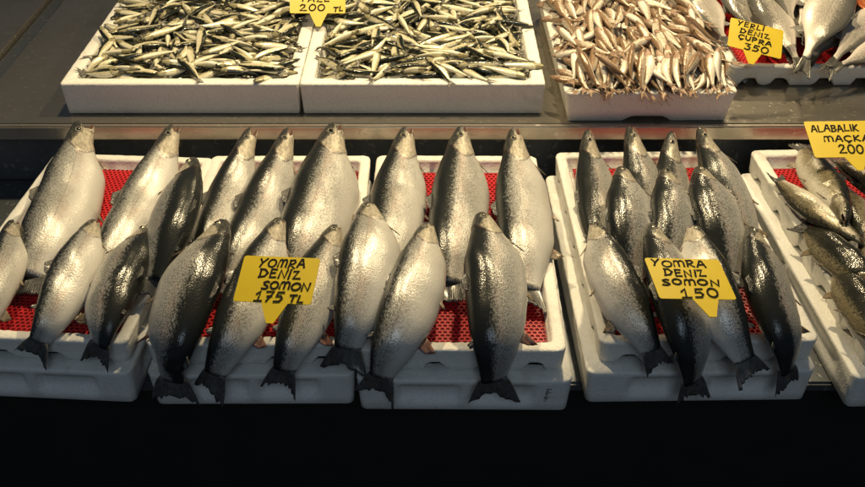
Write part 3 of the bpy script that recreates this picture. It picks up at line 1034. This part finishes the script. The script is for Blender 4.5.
# ------------------------------------------------------------------ small fish: meshes and heaps
def small_variant(L, W, prof, bend, mats, seed, roll):
    """one mesh, lying on its side along +x (snout at -x), with tail and eyes"""
    pts = [(-L / 2 + L * u, bend * L * (u - .5) ** 2 * 2 * (1 if u > .5 else .5), 0) for u in (0, .25, .5, .75, 1)]
    fi = Fish(pts, W, prof, 1, roll, 0.01, seed)
    V, F, mi, a = fi.body((9, 9), 12)
    V = list(V); F = list(F); mi = list(mi)
    a = {k: list(v) for k, v in a.items()}
    a['ray'] = [0.0] * len(V); a['root'] = [0.0] * len(V)

    def join(v2, f2, m2, at2=None):
        b = len(V)
        V.extend(v2)
        F.extend([tuple(i + b for i in f) for f in f2])
        mi.extend(m2 if isinstance(m2, list) else [m2] * len(f2))
        k = len(v2)
        for nm in ('dorsal', 'axial', 'gill'):
            a[nm].extend([0.0] * k)
        a['skin'].extend([(0, 0, 0)] * k)
        for nm in ('ray', 'root'):
            a[nm].extend(at2[nm] if at2 else [0.0] * k)
    v2, f2, a2 = fi.tail(8, 3, th=0.0004, ragged=.08)
    join(v2, f2, 2, a2)
    for ph in (1.25, -1.25):
        v2, f2, m2 = fi.eye(ph, n=7)
        join(v2, f2, [3 + q for q in m2])
    v2, f2, a2 = fi.fin(.24, .27, 2.4, .3, 1, .15, .4, 3, 2, .0004)
    join(v2, f2, 2, a2)
    m = bpy.data.meshes.new(prof_name(prof))
    m.from_pydata([tuple(v) for v in V], [], F)
    for mt in (mats[0], M['mouth'], mats[1], M['iris'], M['pupil']):
        m.materials.append(mt)
    m.polygons.foreach_set('material_index', mi)
    m.polygons.foreach_set('use_smooth', [True] * len(F))
    for k, vals in a.items():
        vals = np.asarray(vals, dtype=np.float32)
        if vals.ndim == 1:
            m.attributes.new(k, 'FLOAT', 'POINT').data.foreach_set('value', vals)
        else:
            m.attributes.new(k, 'FLOAT_VECTOR', 'POINT').data.foreach_set('vector', vals.ravel())
    m.update()
    # support samples along the axis
    smp = []
    for f in np.linspace(.06, .94, 9):
        s = f / prof['body']
        if s <= 1:
            hd, hv, ht = fi.dims(s)
            smp.append((*(fi.path.pos(f)[:2]), (hd + hv) / 2 * .92, ht * 1.0))
        else:
            smp.append((*(fi.path.pos(f)[:2]), W * .16, .0012))
    return m, smp


def prof_name(p):
    return 'anchovy' if p is ANCHOVY else 'red_mullet'


class Heap:
    CELL = 0.003

    def __init__(self, x0, x1, y0, y1, base, inner, rim):
        self.x0, self.y0 = x0, y0
        self.nx, self.ny = int((x1 - x0) / self.CELL) + 1, int((y1 - y0) / self.CELL) + 1
        xs = x0 + np.arange(self.nx) * self.CELL
        ys = y0 + np.arange(self.ny) * self.CELL
        self.X, self.Y = np.meshgrid(xs, ys)
        ins = (self.X > inner[0]) & (self.X < inner[1]) & (self.Y > inner[2]) & (self.Y < inner[3])
        self.h = np.where(ins, base, rim)

    def disc(self, x, y, r):
        i0 = max(0, int((x - r - self.x0) / self.CELL)); i1 = min(self.nx, int((x + r - self.x0) / self.CELL) + 2)
        j0 = max(0, int((y - r - self.y0) / self.CELL)); j1 = min(self.ny, int((y + r - self.y0) / self.CELL) + 2)
        return slice(j0, j1), slice(i0, i1)

    def rest(self, smp, x, y, yaw, maxslope):
        c, s = math.cos(yaw), math.sin(yaw)
        tt, zz, pl = [], [], []
        for (ax, ay, r, th) in smp:
            wx, wy = x + ax * c - ay * s, y + ax * s + ay * c
            sl = self.disc(wx, wy, r * .75)
            sub = self.h[sl]
            if sub.size == 0:
                return None
            zz.append(float(np.percentile(sub, 58)) + th * .8)
            tt.append(ax)
            pl.append((wx, wy, r, th))
        tt, zz = np.array(tt), np.array(zz)
        best = None
        for b in np.linspace(-maxslope, maxslope, 13):
            a = float(np.max(zz - b * tt))
            if best is None or a < best[0]:
                best = (a, b)
        return best[0], best[1], tt, pl

    def put(self, res):
        a, b, tt, pl = res
        for t_, (wx, wy, r, th) in zip(tt, pl):
            sl = self.disc(wx, wy, r)
            d2 = ((self.X[sl] - wx) ** 2 + (self.Y[sl] - wy) ** 2) / (r * r)
            top = a + b * t_ + th * np.sqrt(np.clip(1 - d2, 0, 1)) - (d2 > 1) * 1.0
            self.h[sl] = np.maximum(self.h[sl], top)


def heap(kind, name, box, variants, n_under, n_top, label, group, yaw_fn, seed, base_depth, margin, tries=7, maxslope=0.45, crown=0.0):
    x, y, w, d, yaw0, hh = box
    rim = SHELF + hh
    rg = random.Random(seed)
    inner = (x - w / 2 + .02, x + w / 2 - .02, y - d / 2 + .02, y + d / 2 - .02)
    hp = Heap(x - w / 2 - .05, x + w / 2 + .05, y - d / 2 - .08, y + d / 2 + .05, rim - base_depth, inner, rim)
    mx0, mx1, my0, my1 = margin
    under = []
    for k in range(n_under + n_top):
        vi = rg.randrange(len(variants))
        mesh, smp = variants[vi]
        best = None
        for q in range(tries):
            px = rg.uniform(inner[0] + mx0, inner[1] - mx1)
            py = rg.uniform(inner[2] + my0, inner[3] - my1)
            yw = yaw_fn(rg, px, py, inner)
            r = hp.rest(smp, px, py, yw, maxslope)
            if r is None:
                continue
            if best is None or r[0] < best[0][0]:
                best = (r, px, py, yw)
        r, px, py, yw = best
        hp.put(r)
        flip = rg.choice((0, 1)) if kind == 'anchovy' else (1 if rg.random() < .4 else 0)
        mat = Matrix.Translation((px, py, r[0])) @ Matrix.Rotation(yw, 4, 'Z') @ Matrix.Rotation(-math.atan(r[1]), 4, 'Y') @ \
            Matrix.Rotation(math.pi * flip + rg.gauss(0, .55), 4, 'X')
        if k < n_under:
            under.append((mesh, mat))
        else:
            o = bpy.data.objects.new(name, mesh)
            COL.objects.link(o)
            o.matrix_world = mat
            tag(o, label, 'fish', group)
            o['tone'] = rg.uniform(-.12, .15)
    if under:
        bm = bmesh.new()
        for mesh, mat in under:
            n0 = len(bm.verts)
            bm.from_mesh(mesh)
            bm.verts.ensure_lookup_table()
            bmesh.ops.transform(bm, matrix=mat, verts=bm.verts[n0:])
        m = bpy.data.meshes.new(name + '_heap')
        bm.to_mesh(m)
        bm.free()
        for mt in under[0][0].materials:
            m.materials.append(mt)
        o = bpy.data.objects.new(name + '_heap', m)
        COL.objects.link(o)
        tag(o, label.replace('small', 'lower layers of small', 1), 'fish heap')
        o['kind'] = 'stuff'


AM = (M['anchovy'], M['fin_grey'])
av = [small_variant(0.100 + .014 * ((i * 3) % 4 - 1.5) / 1.5, 0.0180 + .0015 * ((i * 5) % 3 - 1), ANCHOVY, (0.0, .14, -.12, .22, -.2, .06)[i], AM, 400 + i, (.1, .35, -.2, .5, .0, -.35)[i]) for i in range(6)]


def yaw_anchovy(rg, px, py, inner):
    a = rg.gauss(0, 1.0 if py > inner[2] + .05 else .3)
    if rg.random() < .16:
        a = rg.uniform(-1.57, 1.57)
    return a + (math.pi if rg.random() < .5 else 0)


heap('anchovy', 'anchovy', UP['hamsi1'], av, 370, 150, 'small silver anchovy heaped in the box at the end of the shelf', 'anchovies in the end box',
     yaw_anchovy, 11, .024, (.030, .030, .012, .02))
heap('anchovy', 'anchovy', UP['hamsi2'], av, 370, 150, 'small silver anchovy heaped in the box next to the red mullet', 'anchovies in the box next to the mullet',
     yaw_anchovy, 12, .024, (.030, .030, .012, .02))

MM = (M['mullet'], M['fin_rose'])
mv = [small_variant(0.118 + .012 * ((i * 3) % 4 - 1.5) / 1.5, 0.0208 + .0018 * ((i * 5) % 3 - 1), MULLET, (0.05, .2, -.2, .3, -.3, .12)[i], MM, 500 + i, (.2, .4, -.1, .5, .1, .3)[i]) for i in range(6)]


def yaw_mullet(rg, px, py, inner):
    return -math.pi / 2 + rg.gauss(0.08, .46)      # tails toward the aisle


heap('mullet', 'red_mullet', UP['mullet'], mv, 230, 190, 'small red mullet heaped tail-outward in its foam box', 'red mullet in their box',
     yaw_mullet, 13, .010, (.004, .004, .0, .02), maxslope=.5)


# ------------------------------------------------------------------ price cards with handwriting
def arc(cx, cy, rx, ry, a0, a1, n=12):
    return [(cx + rx * math.cos(math.radians(a0 + (a1 - a0) * i / n)), cy + ry * math.sin(math.radians(a0 + (a1 - a0) * i / n))) for i in range(n + 1)]


GL = {
    'A': [[(0, 0), (.36, 1), (.5, .98), (.78, 0)], [(.12, .36), (.70, .40)]],
    'B': [[(.08, 0), (.1, 1)], [(.0, .95), (.5, 1.0), (.62, .78), (.45, .55), (.1, .52)], [(.4, .54), (.7, .32), (.5, .04), (.0, .0)]],
    'C': [arc(.42, .5, .42, .5, 50, 310)],
    'Ç': [arc(.42, .52, .42, .48, 50, 310), [(.42, .04), (.48, -.12), (.30, -.24)]],
    'D': [[(.08, 0), (.1, 1)], [(.0, .98), (.45, .95), (.78, .55), (.55, .12), (.0, .0)]],
    'E': [[(.66, .97), (.1, 1), (.06, .0), (.68, .03)], [(.08, .52), (.55, .55)]],
    'H': [[(.05, 0), (.08, 1)], [(.68, 1), (.66, 0)], [(.06, .5), (.68, .54)]],
    'I': [[(.1, 0), (.14, 1)]],
    'İ': [[(.1, 0), (.14, .85)], [(.13, 1.08), (.2, 1.14)]],
    'K': [[(.05, 0), (.08, 1)], [(.62, 1), (.1, .45), (.70, 0)]],
    'L': [[(.08, 1), (.05, .0), (.62, .04)]],
    'M': [[(.0, 0), (.1, .98), (.45, .35), (.82, 1), (.95, 0)]],
    'm': [[(.0, 0), (.02, .8)] + arc(.24, .55, .2, .35, 160, 0, 8) + [(.44, .0)], [(.44, .55)] + arc(.68, .55, .24, .36, 160, 0, 8) + [(.92, .0)]],
    'N': [[(.04, 0), (.06, 1), (.66, .02), (.72, 1.02)]],
    'O': [arc(.42, .48, .42, .46, 100, 470, 16)],
    'P': [[(.06, 0), (.1, 1)], [(.0, .95), (.5, 1.0), (.66, .75), (.45, .48), (.08, .46)]],
    'R': [[(.06, 0), (.1, 1)], [(.0, .95), (.5, 1.0), (.64, .76), (.45, .52), (.08, .48), (.72, 0)]],
    'S': [[(.66, .9), (.42, 1.0), (.12, .84), (.2, .58), (.55, .42), (.64, .18), (.38, .0), (.0, .08)]],
    'T': [[(.0, .95), (.80, 1)], [(.42, .97), (.38, 0)]],
    'U': [[(.04, 1), (.06, .3), (.3, .0), (.58, .2), (.64, 1)]],
    'Y': [[(.0, 1), (.32, .5)], [(.72, 1.05), (.32, .5), (.18, 0)]],
    'Z': [[(.02, .93), (.66, .98), (.04, .05), (.78, .02)], [(.12, .5), (.55, .52)]],
    'z': [[(.02, .93), (.5, .98), (.12, .08), (.80, .10)]],
    '0': [arc(.38, .5, .36, .5, 100, 468, 16)],
    '1': [[(.0, .68), (.30, 1.0), (.30, .03)], [(.0, .0), (.66, .03)]],
    '2': [[(.02, .78), (.22, 1.0), (.55, .92), (.55, .65), (.0, .03), (.76, .05)]],
    '3': [[(.02, .95), (.60, .98), (.25, .62), (.58, .45), (.55, .12), (.25, .0), (.0, .1)]],
    '5': [[(.64, .98), (.14, .96), (.08, .55), (.42, .62), (.62, .38), (.46, .06), (.0, .04)]],
    '7': [[(.0, .94), (.66, .98), (.22, .0)], [(.16, .48), (.58, .52)]],
}
WID = {c: max(p[0] for st in g for p in st) for c, g in GL.items()}


def ribbon(pts, wd, z):
    P = np.array(pts, float)
    n = len(P)
    # end cap extension
    V = []
    for i in range(n):
        a = P[i] - P[i - 1] if i > 0 else P[1] - P[0]
        b = P[i + 1] - P[i] if i < n - 1 else P[-1] - P[-2]
        a = a / (np.linalg.norm(a) + 1e-12); b = b / (np.linalg.norm(b) + 1e-12)
        na, nb = np.array([-a[1], a[0]]), np.array([-b[1], b[0]])
        m = na + nb
        m = m / (np.linalg.norm(m) + 1e-9)
        k = min(1.35, 1 / max(.5, m @ na))
        e = P[i].copy()
        if i == 0:
            e -= a * wd * .35
        if i == n - 1:
            e += b * wd * .35
        V.append((*(e + m * wd / 2 * k), z)); V.append((*(e - m * wd / 2 * k), z))
    F = [(2 * i, 2 * i + 1, 2 * i + 3, 2 * i + 2) for i in range(n - 1)]
    return V, F


def price_card(loc, eul, w, h, lines, label, seed, spike=0.031, sx=0.0, wd=.0029):
    root = empty('price_card', loc)
    root.rotation_euler = [math.radians(e) for e in eul]
    tag(root, label, 'price card', 'yellow handwritten price cards')
    # plate with rounded corners, thin, slightly bowed
    bm = bmesh.new()
    out = []
    r = .004
    for cx, cy, a0 in ((w / 2 - r, h / 2 - r, 0), (-w / 2 + r, h / 2 - r, 90), (-w / 2 + r, -h / 2 + r, 180)):
        for i in range(5):
            an = math.radians(a0 + 90 * i / 4)
            out.append((cx + r * math.cos(an), cy + r * math.sin(an)))
    out += [(sx - .019, -h / 2), (sx - .005, -h / 2 - spike), (sx + .005, -h / 2 - spike), (sx + .019, -h / 2)]
    for i in range(5):
        an = math.radians(270 + 90 * i / 4)
        out.append((w / 2 - r + r * math.cos(an), -h / 2 + r + r * math.sin(an)))
    # split: plate and spike
    plate = [p for p in out if p[1] > -h / 2 - .001]
    th = .0011
    V = [(*p, th) for p in plate] + [(*p, 0) for p in plate]
    n = len(plate)
    F = [tuple(range(n)), tuple(reversed(range(n, 2 * n)))] + [(i + n, (i + 1) % n + n, (i + 1) % n, i) for i in range(n)]
    mesh_obj('plate', V, F, M['card'], root, False)
    sp = [(sx - .019, -h / 2 + .0), (sx - .005, -h / 2 - spike), (sx + .005, -h / 2 - spike), (sx + .019, -h / 2 + .0)]
    sp = [(p[0], p[1] - .0001) for p in sp]
    V = [(*p, th) for p in sp] + [(*p, 0) for p in sp]
    F = [(0, 1, 2, 3), (7, 6, 5, 4)] + [(i, i + 4, (i + 1) % 4 + 4, (i + 1) % 4) for i in range(4)]
    mesh_obj('spike', V, F, M['card'], root, False)
    rg = random.Random(seed)
    V, F = [], []
    z = th + .0003
    for (txt, x0, y0, ch, cw, gap) in lines:
        x0, y0, ch, cw, gap = (q * 1.05 for q in (x0 + .002, y0 + .0005, ch, cw, gap))
        x = x0
        for c in txt:
            if c == ' ':
                x += cw * .5
                continue
            dy = rg.uniform(-.0012, .0012)
            sl = rg.uniform(.02, .16)
            kx = cw * rg.uniform(.92, 1.08)
            for st in GL[c]:
                pts = [(x + p[0] * kx + p[1] * ch * sl, y0 + dy + p[1] * ch) for p in st]
                v, f = ribbon(pts, wd, z)
                z += .00003
                b = len(V)
                V += v
                F += [tuple(i + b for i in q) for q in f]
            x += WID[c] * kx + gap
    mesh_obj('handwriting', V, F, M['ink'], root, False)
    return root


price_card((-0.2146, 1.0032, 0.9250), (21.43, -3.85, -8.72), 0.1105, 0.0736,
           [('YOmRA', -.032, .0185, .0125, .0125, .0035), ('DENİz', -.028, .0015, .0125, .0135, .0035), ('SOmON', -.020, -.0150, .0115, .0130, .0030),
            ('175', -.026, -.0345, .0150, .0150, .0035), ('TL', .0205, -.0330, .0100, .0120, .0025)],
           'yellow price card reading Yomra deniz somon 175 TL', 1, sx=.004)
price_card((0.3529, 0.9966, 0.9320), (9.5, 8.0, 8.4), 0.1122, 0.0748,
           [('YOmRA', -.048, .0200, .0115, .0150, .0040), ('DENIz', -.036, .0030, .0115, .0140, .0040), ('SOmON', -.044, -.0130, .0100, .0150, .0045),
            ('150', -.024, -.0340, .0150, .0185, .0060)],
           'yellow price card reading Yomra deniz somon 150', 2, sx=.010)
price_card((0.6575, 1.7703, 0.9400), (27.17, 10.95, -9.47), 0.1112, 0.0741,
           [('YERLİ', -.040, .0205, .0115, .0125, .0040), ('DENIz', -.034, .0040, .0110, .0130, .0040), ('ÇUPRA', -.036, -.0125, .0105, .0140, .0040),
            ('350', -.022, -.0335, .0145, .0170, .0050)],
           'yellow price card reading Yerli deniz çupra 350', 3, sx=-.004)
price_card((0.7283, 1.4233, 0.9050), (15.2, -1.74, -1.63), 0.1309, 0.0888,
           [('ALABALIK', -.056, .0170, .0150, .0115, .0026), ('mAÇKA', -.040, -.0070, .0130, .0150, .0040), ('200', -.022, -.0345, .0190, .0150, .0030), ('TL', .030, -.0340, .0140, .0120, .0030)],
           'yellow price card reading Alabalik Maçka 200 TL', 4, sx=.004)
price_card((-0.2474, 1.9294, 0.9650), (39.14, 1.05, 2.1), 0.1191, 0.0794,
           [('HAmSİ', -.040, .0185, .0130, .0135, .0040), ('TAZE', -.038, -.0120, .0125, .0150, .0050), ('200', -.038, -.0340, .0140, .0180, .0050), ('TL', .030, -.0340, .0095, .0110, .0030)],
           'yellow price card reading Taze 200 TL among the anchovies', 5, sx=.002)

# ------------------------------------------------------------------ small printed mark on the corner of a lower box
lo_box, bw, bd, bh = LOWER['c']
rg = random.Random(8)
V, F = [], []
zz = -0.016
for k in range(7):
    hgt = rg.uniform(.0022, .0046)
    wdt = rg.uniform(.004, .0075)
    kind = rg.randrange(3)
    x0 = bw / 2 - .036
    quads = [(x0, x0 + wdt, zz - hgt * .45, zz)]
    if kind != 1:
        quads.append((x0 + (wdt - .0018 if kind == 2 else 0), x0 + (wdt if kind == 2 else .0018), zz - hgt, zz - hgt * .45 - .0002))
    for (a0, a1, z0, z1) in quads:
        b = len(V)
        for (xx, zv) in ((a0, z0), (a1, z0), (a1, z1), (a0, z1)):
            hi, lo = -.16 * bh, -.70 * bh
            o_ = .004 * (.25 + .5 * min(1.3, max(0, (hi - zv) / (hi - lo))))
            V.append((xx - zv * -.12, -bd / 2 + o_ - .0012, zv))
        F.append((b, b + 1, b + 2, b + 3))
    zz -= hgt + .0012
mesh_obj('printed_mark', V, F, M['ink'], lo_box, False)
